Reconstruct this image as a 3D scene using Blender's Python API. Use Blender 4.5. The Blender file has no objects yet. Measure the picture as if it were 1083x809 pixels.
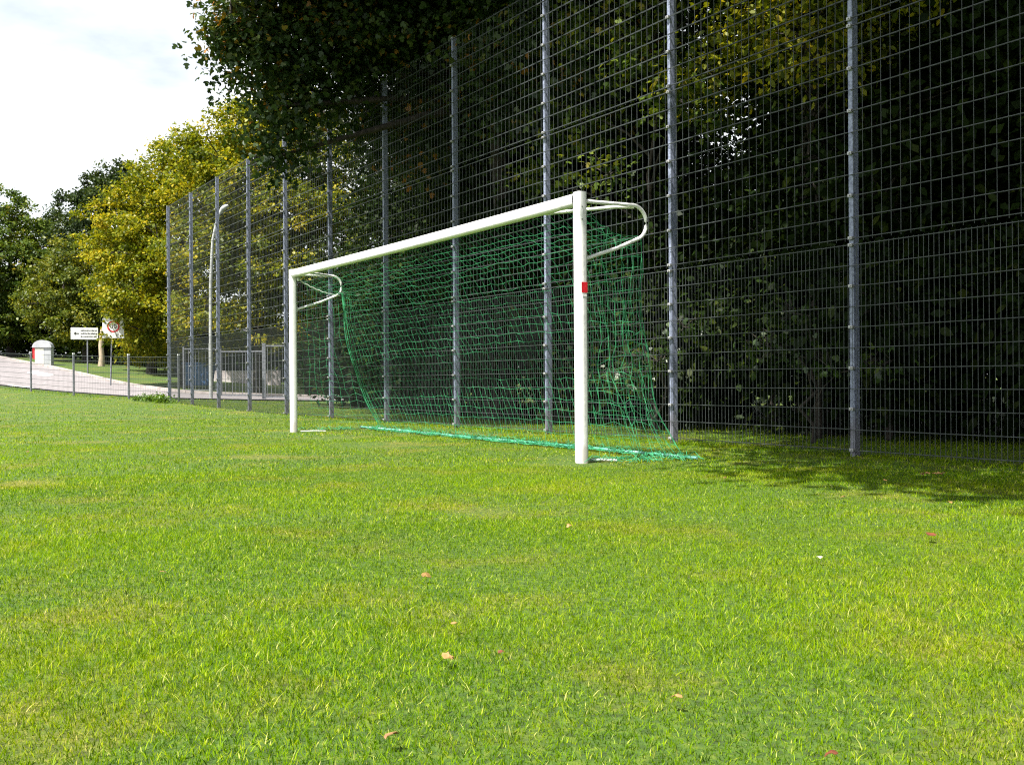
import bpy, math, random
import numpy as np
from mathutils import Vector, Matrix
random.seed(7)
scene = bpy.context.scene
COL = scene.collection
R = math.radians

# ------------------------------------------------------------------ frame of the place
CAM_H = 0.7859
TH = 0.5852                                   # goal line / fence direction
U2 = np.array([-math.sin(TH), math.cos(TH)])  # along the goal line, near post -> far post
V2 = np.array([math.cos(TH), math.sin(TH)])   # from the field towards the fence
G0 = np.array([0.6554, 9.2868])               # foot of the near goal post
FO, FA, SP, FH = 2.5658, -1.079, 2.6376, 6.50 # tall fence: offset, start, post spacing, height
GL, GH = 7.44, 2.56
ROTZ = math.pi/2 + TH                         # local x axis = U direction

def uv(u, v, z=0.0):
    p = G0 + u*U2 + v*V2
    return Vector((p[0], p[1], z))

# ------------------------------------------------------------------ terrain
CTRL = []
for cx in range(-34, 46, 7):
    for cy in range(-20, 25, 7):
        if cy < 24 + 0.15*cx or cx > -8: CTRL.append((cx, cy, 0.0))
for cx in range(-2, 46, 8):
    for cy in (31, 38, 46): CTRL.append((cx, cy, 0.0))
CTRL += [(-6.8, 25, .08), (-11.2, 31.8, .18), (-13.3, 34, .28), (-16.1, 36, .37), (-18.8, 38.3, .50), (-21.3, 40.7, .57),
         (-24, 43, .66), (-15, 28, .08), (-20, 32, .2), (-26, 37, .35), (-32, 40, .5), (-30, 30, .12), (-9.5, 34, .16), (-8, 38, .12), (-7, 45, .12),
         (-31.4, 60, 2.5), (-26.4, 55, 1.95), (-20.5, 48, 1.30), (-16.3, 42, .72), (-12.6, 36.5, .28), (-23.5, 51.5, 1.6), (-18.4, 45, 1.0),
         (-25, 47.5, 1.25), (-28, 51, 1.7), (-20.5, 43.5, .8), (-30, 47, 1.0), (-36, 52, 1.6),
         (-17.7, 50, 1.1), (-22, 58, 1.9), (-30, 68, 2.6), (-40, 60, 2.9), (-40, 80, 3.2), (-15, 60, 1.2), (-15, 46, .65), (-11, 50, .5), (0, 60, .4),
         (25, 62, .3), (-60, 60, 3), (-60, 100, 3.5), (-30, 100, 3.2), (0, 110, 1.5), (60, 110, 1), (110, 50, 0), (110, 0, 0), (-60, 0, 0), (-60, 30, .5), (0, -60, 0), (-110, 60, 3)]
CTRL = np.array(CTRL, float)
_gx = np.arange(-130, 131, 1.0); _gy = np.arange(-60, 131, 1.0)
def _shep(x, y):
    out = np.empty(len(x))
    for i in range(0, len(x), 20000):
        dx = x[i:i+20000, None]-CTRL[None, :, 0]; dy = y[i:i+20000, None]-CTRL[None, :, 1]
        w = 1.0/(dx*dx+dy*dy+3.0)**2.6
        out[i:i+20000] = (w*CTRL[:, 2]).sum(1)/w.sum(1)
    return out
_mx, _my = np.meshgrid(_gx, _gy); _H = _shep(_mx.ravel(), _my.ravel()).reshape(_mx.shape)
_k = np.exp(-.5*(np.arange(-9, 10)/3.2)**2); _k /= _k.sum()
_H = np.apply_along_axis(lambda r: np.convolve(np.pad(r, 9, 'edge'), _k, 'valid'), 0, _H)
_H = np.apply_along_axis(lambda r: np.convolve(np.pad(r, 9, 'edge'), _k, 'valid'), 1, _H)
def terr(x, y):
    x = np.clip(np.asarray(x, float), -129.9, 129.9); y = np.clip(np.asarray(y, float), -59.9, 129.9)
    fx = x-_gx[0]; fy = y-_gy[0]; ix = fx.astype(int); iy = fy.astype(int); a = fx-ix; b = fy-iy
    return (_H[iy, ix]*(1-a)+_H[iy, ix+1]*a)*(1-b)+(_H[iy+1, ix]*(1-a)+_H[iy+1, ix+1]*a)*b
def tz(x, y): return float(terr(np.array([x]), np.array([y]))[0])

# ------------------------------------------------------------------ mesh helpers
class MB:
    """collects shapes, build() links them as ONE mesh object"""
    def __init__(s): s.v = []; s.f = []; s.sm = []
    def add(s, vs, fs, smooth=False):
        o = len(s.v); s.v += [tuple(v) for v in vs]; s.f += [tuple(i+o for i in f) for f in fs]; s.sm += [smooth]*len(fs)
    def box(s, x0, x1, y0, y1, z0, z1):
        s.add([(x0,y0,z0),(x1,y0,z0),(x1,y1,z0),(x0,y1,z0),(x0,y0,z1),(x1,y0,z1),(x1,y1,z1),(x0,y1,z1)],
              [(0,3,2,1),(4,5,6,7),(0,1,5,4),(1,2,6,5),(2,3,7,6),(3,0,4,7)])
    def tube(s, pts, r, k=6, cap=True, smooth=True):
        pts = [Vector(p) for p in pts]; n = len(pts)
        rs = r if isinstance(r, (list, tuple)) else [r]*n
        vs = []; fs = []; ref = None
        for i, p in enumerate(pts):
            t = (pts[min(i+1, n-1)]-pts[max(i-1, 0)])
            if t.length < 1e-9: t = Vector((0,0,1))
            t.normalize()
            if ref is None:
                ref = Vector((0,0,1)) if abs(t.z) < .9 else Vector((1,0,0))
            a = t.cross(ref)
            if a.length < 1e-6: a = t.orthogonal()
            a.normalize(); b = t.cross(a); ref = -b if False else ref
            for j in range(k):
                q = 2*math.pi*(j+.5)/k
                vs.append(p + rs[i]*(math.cos(q)*a + math.sin(q)*b))
        for i in range(n-1):
            for j in range(k):
                fs.append((i*k+j, i*k+(j+1)%k, (i+1)*k+(j+1)%k, (i+1)*k+j))
        s.add(vs, fs, smooth)
        if cap:
            s.add(vs[:k], [tuple(range(k))[::-1]]); s.add(vs[-k:], [tuple(range(k))])
    def prism(s, prof, z0, z1, smooth=False):
        k = len(prof)
        s.add([(x,y,z0) for x,y in prof]+[(x,y,z1) for x,y in prof],
              [tuple(range(k))[::-1], tuple(range(k,2*k))], False)
        s.add([(x,y,z0) for x,y in prof]+[(x,y,z1) for x,y in prof], [])
        o = len(s.v)-2*k
        for j in range(k):
            s.f.append((o+j, o+(j+1)%k, o+k+(j+1)%k, o+k+j)); s.sm.append(smooth)
    def mesh(s, name, mat):
        me = bpy.data.meshes.new(name); me.from_pydata(s.v, [], s.f)
        me.polygons.foreach_set('use_smooth', s.sm); me.materials.append(mat); me.update(); return me
    def build(s, name, mat, parent=None, bevel=0):
        return link(name, s.mesh(name, mat), parent, bevel)
def link(name, me, parent=None, bevel=0):
    o = bpy.data.objects.new(name, me); COL.objects.link(o)
    if parent is not None: o.parent = parent
    if bevel:
        m = o.modifiers.new('bevel', 'BEVEL'); m.width = bevel; m.segments = 2; m.limit_method = 'ANGLE'
    return o
def empty(name, loc, rz=0.0):
    o = bpy.data.objects.new(name, None); COL.objects.link(o); o.location = loc; o.rotation_euler = (0,0,rz)
    o.empty_display_size = .3; return o
def tag(o, label, cat, group=None):
    o['label'] = label; o['category'] = cat
    if group: o['group'] = group
    return o
def structure(o): o['kind'] = 'structure'; return o
def stuff(o): o['kind'] = 'stuff'; return o
def kids(o): return [c for c in COL.objects if c.parent == o]
def copy_tree(o, parent=None):
    c = o.copy(); COL.objects.link(c)
    if parent is not None: c.parent = parent
    for ch in kids(o): copy_tree(ch, c)
    return c
def np_mesh(name, V, k, F, mat, rnd=None):
    """V (n,3) verts, F (m,k) faces, rnd per-vertex float"""
    me = bpy.data.meshes.new(name)
    me.vertices.add(len(V)); me.vertices.foreach_set('co', V.astype(np.float32).ravel())
    me.loops.add(F.size); me.loops.foreach_set('vertex_index', F.astype(np.int32).ravel())
    me.polygons.add(len(F)); me.polygons.foreach_set('loop_start', np.arange(0, F.size, k, dtype=np.int32))
    me.update(calc_edges=True)
    if rnd is not None:
        a = me.attributes.new('rnd', 'FLOAT', 'POINT'); a.data.foreach_set('value', rnd.astype(np.float32))
    me.materials.append(mat); return me

# ------------------------------------------------------------------ materials
def mat(name):
    m = bpy.data.materials.new(name); m.use_nodes = True
    nt = m.node_tree; nt.nodes.clear(); out = nt.nodes.new('ShaderNodeOutputMaterial'); return m, nt, out
def N(nt, t, **kw):
    n = nt.nodes.new(t)
    for k, v in kw.items():
        if k in n.inputs.keys(): n.inputs[k].default_value = v
        else: setattr(n, k, v)
    return n
def ramp(nt, fac, stops):
    r = nt.nodes.new('ShaderNodeValToRGB'); e = r.color_ramp.elements
    while len(e) < len(stops): e.new(.5)
    for i, (p, c) in enumerate(stops): e[i].position = p; e[i].color = (*c, 1)
    nt.links.new(fac, r.inputs[0]); return r.outputs[0]
def mixc(nt, fac, a, b, mode='MIX'):
    m = nt.nodes.new('ShaderNodeMix'); m.data_type = 'RGBA'; m.blend_type = mode
    for s, x in ((0, fac), (6, a), (7, b)):
        if isinstance(x, (int, float)): m.inputs[s].default_value = x
        elif isinstance(x, tuple): m.inputs[s].default_value = (*x, 1)
        else: nt.links.new(x, m.inputs[s])
    return m.outputs[2]
def surf(name, c0, c1, scale=8.0, rough=.6, metal=0.0, bump=0.0, detail=5, spec=.5, stops=None, obj=True, stretch=None):
    m, nt, out = mat(name)
    tc = N(nt, 'ShaderNodeTexCoord'); src = tc.outputs['Object' if obj else 'Generated']
    if stretch:
        mp = N(nt, 'ShaderNodeMapping'); mp.inputs['Scale'].default_value = stretch; nt.links.new(src, mp.inputs[0]); src = mp.outputs[0]
    no = N(nt, 'ShaderNodeTexNoise', Scale=scale, Detail=detail); nt.links.new(src, no.inputs['Vector'])
    c = ramp(nt, no.outputs[0], stops or [(.35, c0), (.65, c1)])
    p = N(nt, 'ShaderNodeBsdfPrincipled', Roughness=rough, Metallic=metal); p.inputs['Specular IOR Level'].default_value = spec
    nt.links.new(c, p.inputs['Base Color'])
    if bump:
        b = N(nt, 'ShaderNodeBump', Strength=bump, Distance=.02); nt.links.new(no.outputs[0], b.inputs['Height']); nt.links.new(b.outputs[0], p.inputs['Normal'])
    nt.links.new(p.outputs[0], out.inputs[0]); return m
def leafmat(name, stops, trans=.35, gloss=.05, rough=.45, scale=.35, tcol=(1.25,1.15,.55)):
    """leaf shader: colour by per-leaf random value plus broad patches; translucent"""
    m, nt, out = mat(name)
    at = N(nt, 'ShaderNodeAttribute', attribute_name='rnd')
    tc = N(nt, 'ShaderNodeTexCoord'); no = N(nt, 'ShaderNodeTexNoise', Scale=scale, Detail=3); nt.links.new(tc.outputs['Object'], no.inputs['Vector'])
    a = N(nt, 'ShaderNodeMath', operation='MULTIPLY_ADD'); nt.links.new(no.outputs[0], a.inputs[0]); a.inputs[1].default_value = .9; a.inputs[2].default_value = -.45
    b = N(nt, 'ShaderNodeMath', operation='ADD', use_clamp=True); nt.links.new(at.outputs['Fac'], b.inputs[0]); nt.links.new(a.outputs[0], b.inputs[1])
    c = ramp(nt, b.outputs[0], stops)
    d = N(nt, 'ShaderNodeBsdfDiffuse'); nt.links.new(c, d.inputs[0])
    t = N(nt, 'ShaderNodeBsdfTranslucent'); nt.links.new(mixc(nt, 1.0, c, tcol, 'MULTIPLY'), t.inputs[0])
    mx = N(nt, 'ShaderNodeMixShader'); mx.inputs[0].default_value = trans
    nt.links.new(d.outputs[0], mx.inputs[1]); nt.links.new(t.outputs[0], mx.inputs[2])
    g = N(nt, 'ShaderNodeBsdfGlossy', Roughness=rough); m2 = N(nt, 'ShaderNodeMixShader'); m2.inputs[0].default_value = gloss
    nt.links.new(mx.outputs[0], m2.inputs[1]); nt.links.new(g.outputs[0], m2.inputs[2]); nt.links.new(m2.outputs[0], out.inputs[0]); return m

M = {}
M['white'] = surf('white_powder_coat', (.72,.72,.71), (.82,.82,.80), 14, .38, 0, .02)
M['alu'] = surf('worn_white_metal', (.52,.52,.52), (.74,.74,.72), 20, .42, .1, .05)
M['galv'] = surf('galvanised_post', (.15,.168,.245), (.29,.325,.435), 34, .5, .25, .04, detail=6)
M['wire'] = surf('galvanised_wire', (.030,.038,.038), (.068,.078,.078), 30, .5, .1)
M['clamp'] = surf('clamp_metal', (.30,.30,.30), (.5,.5,.5), 60, .4, .4)
M['net'] = surf('green_net_cord', (.006,.13,.045), (.05,.36,.15), 9, .6)
M['rope'] = surf('white_cord', (.55,.6,.55), (.75,.78,.74), 30, .8)
M['bar'] = surf('net_bar', (.18,.5,.48), (.72,.76,.78), 5, .6, 0, 0, stops=[(.42,(.06,.28,.2)),(.55,(.16,.32,.30)),(.75,(.45,.50,.50))])
M['red'] = surf('red_sticker', (.55,.01,.02), (.68,.02,.03), 20, .4)
def foot_tint(m, z0, z1, col):
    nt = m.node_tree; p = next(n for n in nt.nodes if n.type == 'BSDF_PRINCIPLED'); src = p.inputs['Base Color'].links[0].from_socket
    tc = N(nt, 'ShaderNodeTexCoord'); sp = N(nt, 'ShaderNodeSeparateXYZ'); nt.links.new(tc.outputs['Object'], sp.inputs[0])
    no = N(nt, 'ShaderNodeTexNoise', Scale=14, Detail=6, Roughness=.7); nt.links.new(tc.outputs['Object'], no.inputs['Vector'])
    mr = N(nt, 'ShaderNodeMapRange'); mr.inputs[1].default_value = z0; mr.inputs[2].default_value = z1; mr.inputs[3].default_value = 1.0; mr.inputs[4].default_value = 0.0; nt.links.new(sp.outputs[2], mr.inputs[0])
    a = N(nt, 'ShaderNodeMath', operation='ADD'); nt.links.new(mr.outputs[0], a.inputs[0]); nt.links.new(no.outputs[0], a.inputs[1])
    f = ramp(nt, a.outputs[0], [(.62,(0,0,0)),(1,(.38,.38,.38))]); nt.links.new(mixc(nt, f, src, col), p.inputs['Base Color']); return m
M['postwhite'] = foot_tint(surf('goal_post_coat', (.70,.70,.69), (.80,.80,.79), 9, .36, 0, .03), 0, .26, (.24,.15,.08))  # mud stain at the goal post feet
foot_tint(M['galv'], .05, .5, (.16,.115,.07))  # fence posts: brown tint mixed into the colour, stronger towards the bottom
M['dark'] = surf('dark_hole', (.01,.01,.01), (.02,.02,.02), 20, .8)
M['bark'] = surf('bark', (.016,.013,.010), (.05,.04,.03), 6, .9, 0, .8, stretch=(3,3,.6))
M['palebark'] = surf('pale_bark', (.28,.22,.15), (.45,.36,.26), 6, .9, 0, .5, stretch=(3,3,.6))
M['asphalt'] = surf('pale_asphalt', (.165,.15,.155), (.235,.215,.22), 3.0, .9, 0, .1, detail=10)
M['kerb'] = surf('kerb_stone', (.25,.22,.21), (.4,.36,.33), 4, .85, 0, .1)
M['paint'] = surf('road_paint', (.62,.62,.6), (.8,.8,.8), 12, .7)
M['signwhite'] = surf('sign_white', (.74,.75,.76), (.8,.8,.8), 6, .4)
M['lampgrey'] = surf('lamp_pole_paint', (.30,.31,.31), (.42,.43,.43), 9, .5)
M['black'] = surf('sign_black', (.02,.02,.02), (.04,.04,.04), 10, .5)
M['polegrey'] = surf('grey_pole', (.13,.135,.16), (.23,.24,.27), 15, .45, .2)
M['cab'] = surf('cabinet_cream', (.70,.69,.60), (.8,.78,.7), 3, .6)
M['cabgrey'] = surf('cabinet_grey', (.36,.37,.40), (.46,.47,.5), 3, .6)
M['shed'] = surf('shed_blue_boards', (.025,.04,.07), (.05,.07,.11), 2, .7)
M['roofdark'] = surf('shed_roof', (.03,.032,.04), (.06,.06,.07), 4, .8)
M['pale'] = surf('pale_render_wall', (.50,.44,.44), (.68,.62,.62), 1.2, .85)
M['mural'] = surf('mural_paint', (0,0,0), (1,1,1), 1.5, .6, stops=[(.36,(.02,.06,.22)),(.45,(.02,.05,.16)),(.5,(.03,.22,.2)),(.56,(.45,.22,.02)),(.66,(.32,.1,.02))])
M['bluebin'] = surf('blue_plastic', (.03,.08,.2), (.05,.12,.28), 3, .5)

# lawn colours: young green / mid green / yellow / straw
M['blade'] = None
m, nt, out = mat('grass_blades')
at = N(nt, 'ShaderNodeAttribute', attribute_name='rnd')
geo = N(nt, 'ShaderNodeNewGeometry')
n1 = N(nt, 'ShaderNodeTexNoise', Scale=1.1, Detail=4, Roughness=.6); n2 = N(nt, 'ShaderNodeTexNoise', Scale=.22, Detail=2)
for q in (n1, n2): nt.links.new(geo.outputs['Position'], q.inputs['Vector'])
base = ramp(nt, at.outputs['Fac'], [(0,(.013,.045,.001)),(.28,(.098,.205,.001)),(.62,(.235,.37,.002)),(.9,(.42,.48,.010)),(1,(.62,.60,.22))])
yel = ramp(nt, at.outputs['Fac'], [(0,(.045,.08,.001)),(.42,(.21,.285,.002)),(.8,(.39,.41,.010)),(1,(.58,.47,.16))])
f1 = ramp(nt, n1.outputs[0], [(.47,(0,0,0)),(.68,(1,1,1))])
c1 = mixc(nt, f1, base, yel)
f2 = ramp(nt, n2.outputs[0], [(.4,(0,0,0)),(.65,(.55,.55,.55))])
c2 = mixc(nt, f2, c1, (.22,.33,.002))
n3 = N(nt, 'ShaderNodeTexNoise', Scale=6.5, Detail=3, Roughness=.6); nt.links.new(geo.outputs['Position'], n3.inputs['Vector'])
c3 = mixc(nt, 1.0, c2, ramp(nt, n3.outputs[0], [(.34,(.66,.76,.7)),(.5,(1,1,1)),(.72,(1.0,1.0,1.0))]), 'MULTIPLY')
d = N(nt, 'ShaderNodeBsdfDiffuse'); nt.links.new(c3, d.inputs[0])
t = N(nt, 'ShaderNodeBsdfTranslucent'); nt.links.new(mixc(nt, 1.0, c3, (1.15,1.25,.15), 'MULTIPLY'), t.inputs[0])
mx = N(nt, 'ShaderNodeMixShader'); mx.inputs[0].default_value = .42; nt.links.new(d.outputs[0], mx.inputs[1]); nt.links.new(t.outputs[0], mx.inputs[2])
g = N(nt, 'ShaderNodeBsdfGlossy', Roughness=.42); m2 = N(nt, 'ShaderNodeMixShader'); m2.inputs[0].default_value = .005
nt.links.new(mx.outputs[0], m2.inputs[1]); nt.links.new(g.outputs[0], m2.inputs[2]); nt.links.new(m2.outputs[0], out.inputs[0]); M['blade'] = m
m, nt, out = mat('ground_turf')
geo = N(nt, 'ShaderNodeNewGeometry')
n1 = N(nt, 'ShaderNodeTexNoise', Scale=1.1, Detail=4, Roughness=.6); n2 = N(nt, 'ShaderNodeTexNoise', Scale=28, Detail=6)
for q in (n1, n2): nt.links.new(geo.outputs['Position'], q.inputs['Vector'])
ca = ramp(nt, n2.outputs[0], [(.3,(.018,.034,.003)),(.5,(.04,.085,.003)),(.7,(.09,.13,.006))])
cb = ramp(nt, n2.outputs[0], [(.3,(.05,.045,.008)),(.5,(.10,.11,.008)),(.7,(.17,.15,.02))])
f1 = ramp(nt, n1.outputs[0], [(.5,(0,0,0)),(.68,(1,1,1))])
pr = N(nt, 'ShaderNodeBsdfPrincipled', Roughness=.95); nt.links.new(mixc(nt, f1, ca, cb), pr.inputs['Base Color'])
bp = N(nt, 'ShaderNodeBump', Strength=.8, Distance=.03); nt.links.new(n2.outputs[0], bp.inputs['Height']); nt.links.new(bp.outputs[0], pr.inputs['Normal'])
nt.links.new(pr.outputs[0], out.inputs[0]); M['turf'] = m

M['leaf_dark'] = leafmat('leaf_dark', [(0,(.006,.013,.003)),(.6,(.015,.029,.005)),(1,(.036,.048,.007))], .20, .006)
M['leaf_maple'] = leafmat('leaf_maple', [(0,(.012,.030,.010)),(.6,(.035,.065,.014)),(.88,(.075,.095,.016)),(.97,(.20,.12,.015)),(1,(.28,.13,.02))], .28, .025)
M['leaf_yellow'] = leafmat('leaf_yellow', [(0,(.045,.07,.004)),(.4,(.14,.17,.006)),(.75,(.28,.262,.012)),(1,(.42,.33,.02))], .40, .015, scale=.5)
M['leaf_olive'] = leafmat('leaf_olive', [(0,(.035,.06,.007)),(.5,(.10,.13,.012)),(1,(.23,.22,.018))], .38, .02)
M['leaf_mid'] = leafmat('leaf_mid', [(0,(.025,.055,.007)),(.5,(.075,.12,.012)),(.9,(.17,.20,.018)),(1,(.25,.2,.03))], .34, .02)
M['leaf_bush'] = leafmat('leaf_bush', [(0,(.018,.042,.006)),(.6,(.04,.085,.010)),(1,(.09,.13,.016))], .35, .05)
M['weed'] = leafmat('weed', [(0,(.05,.12,.008)),(1,(.13,.22,.015))], .4, .03)

# ------------------------------------------------------------------ ground
def axis(lo, f0, f1, hi, step):
    a = list(np.arange(f0, f1+1e-6, step)); s = step; x = f0; L = []
    while x > lo: s *= 1.25; x -= s; L.append(x)
    s = step; x = f1; H = []
    while x < hi: s *= 1.25; x += s; H.append(x)
    return np.array(L[::-1]+a+H)
xs = axis(-600, -42, 12, 600, .6); ys = axis(-120, 0, 64, 900, .6)
XX, YY = np.meshgrid(xs, ys); ZZ = terr(XX, YY)
V = np.stack([XX.ravel(), YY.ravel(), ZZ.ravel()], 1); nx = len(xs)
I = (np.arange(len(ys)-1)[:, None]*nx+np.arange(nx-1)[None]).ravel()
me = np_mesh('ground', V, 4, np.stack([I, I+1, I+nx+1, I+nx], 1), M['turf'])
me.polygons.foreach_set('use_smooth', [True]*len(me.polygons))
structure(link('ground', me))

# road behind the low fence: strip between near and far edges
near = np.array([(-6, 34.2), (-9, 33.9), (-12, 34.3), (-14, 35.6), (-17.5, 38), (-21.5, 41.8), (-27, 46.5), (-36, 55), (-50, 68)], float)
far = np.array([(-6, 38.2), (-9, 37.8), (-12.6, 38.2), (-16.0, 41.6), (-20.3, 47.3), (-26.0, 54), (-31.4, 60), (-39, 70), (-52, 86)], float)
def resample(P, n):
    d = np.r_[0, np.cumsum(np.linalg.norm(np.diff(P, axis=0), axis=1))]/np.linalg.norm(np.diff(P, axis=0), axis=1).sum()
    t = np.linspace(0, 1, n); k = 5
    Q = np.stack([np.interp(t, d, P[:, i]) for i in (0, 1)], 1)
    for _ in range(3): Q[1:-1] = (Q[:-2]+2*Q[1:-1]+Q[2:])/4
    return Q
A = resample(near, 160); B = resample(far, 160); W = 24
P = A[:, None]*(1-np.linspace(0,1,W)[None,:,None])+B[:, None]*np.linspace(0,1,W)[None,:,None]
Zr = terr(P[..., 0], P[..., 1])+.05
V = np.concatenate([P, Zr[..., None]], 2).reshape(-1, 3); I = (np.arange(159)[:, None]*W+np.arange(W-1)[None]).ravel()
me = np_mesh('road', V, 4, np.stack([I, I+W, I+W+1, I+1], 1), M['asphalt']); me.polygons.foreach_set('use_smooth', [True]*len(me.polygons))
structure(link('road', me))
mb = MB()
for i in range(159):
    for (a, b, hw) in ((B[i], B[i+1], .09),):
        dvec = b-a; nrm = np.array([-dvec[1], dvec[0]]); nrm /= np.linalg.norm(nrm)+1e-9
        q = [a-nrm*hw, b-nrm*hw, b+nrm*hw, a+nrm*hw]; zz = [tz(*w) for w in q]
        mb.add([(*q[j], zz[j]-.1) for j in range(4)]+[(*q[j], zz[j]+.15) for j in range(4)],
               [(0,1,5,4),(1,2,6,5),(2,3,7,6),(3,0,4,7),(4,5,6,7)])
structure(mb.build('kerb', M['kerb']))
def roadpt(s, w):
    i = s*159; i0 = min(int(i), 158); f = i-i0
    p = (A[i0]*(1-f)+A[i0+1]*f)*(1-w)+(B[i0]*(1-f)+B[i0+1]*f)*w
    return (p[0], p[1], tz(*p)+.058)
mb = MB()
def patch(s0, s1, w0, w1, n=10):
    for i in range(n):
        a = s0+(s1-s0)*i/n; b = s0+(s1-s0)*(i+1)/n
        mb.add([roadpt(a,w0),roadpt(b,w0),roadpt(b,w1),roadpt(a,w1)], [(0,1,2,3)])
def nearest_s(x, y):
    best = min(((np.hypot(*(np.array(roadpt(s, w)[:2])-(x, y))), s, w) for s in np.linspace(.3, .9, 121) for w in np.linspace(0, 1, 21)))
    return best[1], best[2]
s_, w_ = nearest_s(-23.3, 48.2); patch(s_-.022, s_+.022, w_-.05, w_+.08)
s_, w_ = nearest_s(-17.9, 40.6); patch(s_-.02, s_+.02, w_-.01, w_+.015)
s_, w_ = nearest_s(-15.2, 37.6); patch(s_-.03, s_+.01, w_-.01, w_+.012)
structure(mb.build('road_marking', M['paint']))

# ------------------------------------------------------------------ grass blades
rng = np.random.default_rng(11)
def lawn():
    pts = []
    zones = [(.0, 1.2, 9000, .8), (1.2, 3.2, 27000, .75), (3.2, 5.5, 16000, .9), (5.5, 9, 7000, 1.25), (9, 14, 2100, 1.9), (14, 22, 560, 3.2), (22, 34, 150, 4.6), (34, 48, 60, 6.5)]
    out = []
    for (r0, r1, dens, ws) in zones:
        a0, a1 = (R(-72), R(60)) if r1 < 10 else (R(-56), R(50))
        area = .5*(r1*r1-r0*r0)*(a1-a0); n = int(area*dens)
        r = np.sqrt(rng.uniform(r0*r0, r1*r1, n)); a = rng.uniform(a0, a1, n)
        x = r*np.sin(a); y = r*np.cos(a)
        dx = x-G0[0]; dy = y-G0[1]; v = dx*V2[0]+dy*V2[1]; u = dx*U2[0]+dy*U2[1]
        yn = np.interp(-x, -near[:, 0], near[:, 1])
        keep = (v < 7.0) & (y < yn-.1)
        x, y, v, u = x[keep], y[keep], v[keep], u[keep]
        # tufts: thin the blades in small bare spots
        out.append(np.stack([x, y, np.full(len(x), ws), v, u], 1))
    return np.concatenate(out)
L = lawn(); n = len(L); x, y, ws, vv, uu = L.T
z = terr(x, y)
patchn = np.sin(x*1.7+1.3*np.sin(y*1.1))*np.sin(y*1.9+1.7*np.sin(x*.8))
h = rng.gamma(6, .0030, n)*(1+.22*patchn)*(1+.10*(ws-1))
edge = np.abs(vv-FO) < .16
h = np.where(edge, h*1.7, h)
farbank = y > np.interp(-x, -near[:, 0], near[:, 1])-1.6
h = np.where(farbank & (x < -9), h*1.9, h)
longb = rng.random(n) < .006; h = np.where(longb, h*1.8, h)
worn = np.zeros(n)
for (wu, wv, wr) in ((0, -.05, .42), (GL, -.05, .45), (.5, .2, .3), (3.7, -.3, .7), (5.4, -.2, .5), (-2.4, -2.6, .22), (1.2, -4.6, .3), (-.9, -5.2, .2), (2.7, -2.2, .35)):
    worn = np.maximum(worn, np.exp(-(((uu-wu)**2+(vv-wv)**2)/wr**2)**1.5))
h = h*(1-.55*worn)
wd = rng.uniform(.0009, .0020, n)*ws
az = rng.uniform(0, 2*math.pi, n); lean = np.abs(rng.normal(0, .75, n)); bend = rng.uniform(.1, .7, n)
dirx, diry = np.cos(az), np.sin(az); fa = rng.uniform(0, 2*math.pi, n); px, py = np.cos(fa), np.sin(fa)
rn = np.clip(rng.beta(2.2, 2.6, n)+.10*patchn, 0, 1); rn = np.where(rng.random(n) < .06, rng.uniform(.92, 1, n), rn); rn = np.where(rng.random(n) < .28, rn*.35, rn); rn = np.where(rng.random(n) < worn*.28, rng.uniform(.88, 1, n), rn)
def at_h(f): # position along blade
    off = h*(lean*f*.6+bend*f*f*.6); return np.stack([x+dirx*off, y+diry*off, z-.004+h*f*(1-.25*lean*f)], 1)
side = np.stack([px, py, np.zeros(n)], 1)
b0 = at_h(0.); b1 = at_h(.55); b2 = at_h(1.)
V = np.stack([b0-side*wd[:, None], b0+side*wd[:, None], b1+side*wd[:, None]*.85, b1-side*wd[:, None]*.85, b2], 1).reshape(-1, 3)
o = np.arange(n)[:, None]*5
F = np.concatenate([o+[0,1,2], o+[0,2,3], o+[3,2,4]], 0)
stuff(link('grass', np_mesh('grass', V, 3, F, M['blade'], np.repeat(rn, 5))))
COL.objects['grass']['label'] = 'short mown sports lawn with yellowish and darker green patches'; COL.objects['grass']['category'] = 'grass'
print('blades', n)

# ------------------------------------------------------------------ camera
f_px, pit, rol = 1036.3, -0.0018, -0.0074
c, s = math.cos(pit), math.sin(pit); cr, sr = math.cos(rol), math.sin(rol)
Rv = Vector((1,0,0)); Fv = Vector((0,c,s)); Uv = Vector((0,-s,c))
right = cr*Rv+sr*Uv; up = -sr*Rv+cr*Uv
cam = bpy.data.cameras.new('camera'); cam.sensor_width = 36; cam.lens = 36*f_px/1083; cam.clip_end = 2500; cam.clip_start = .05
co = bpy.data.objects.new('camera', cam); COL.objects.link(co)
mm = Matrix((right, up, -Fv)).transposed().to_4x4(); mm.translation = (0,0,CAM_H); co.matrix_world = mm
scene.camera = co

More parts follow.
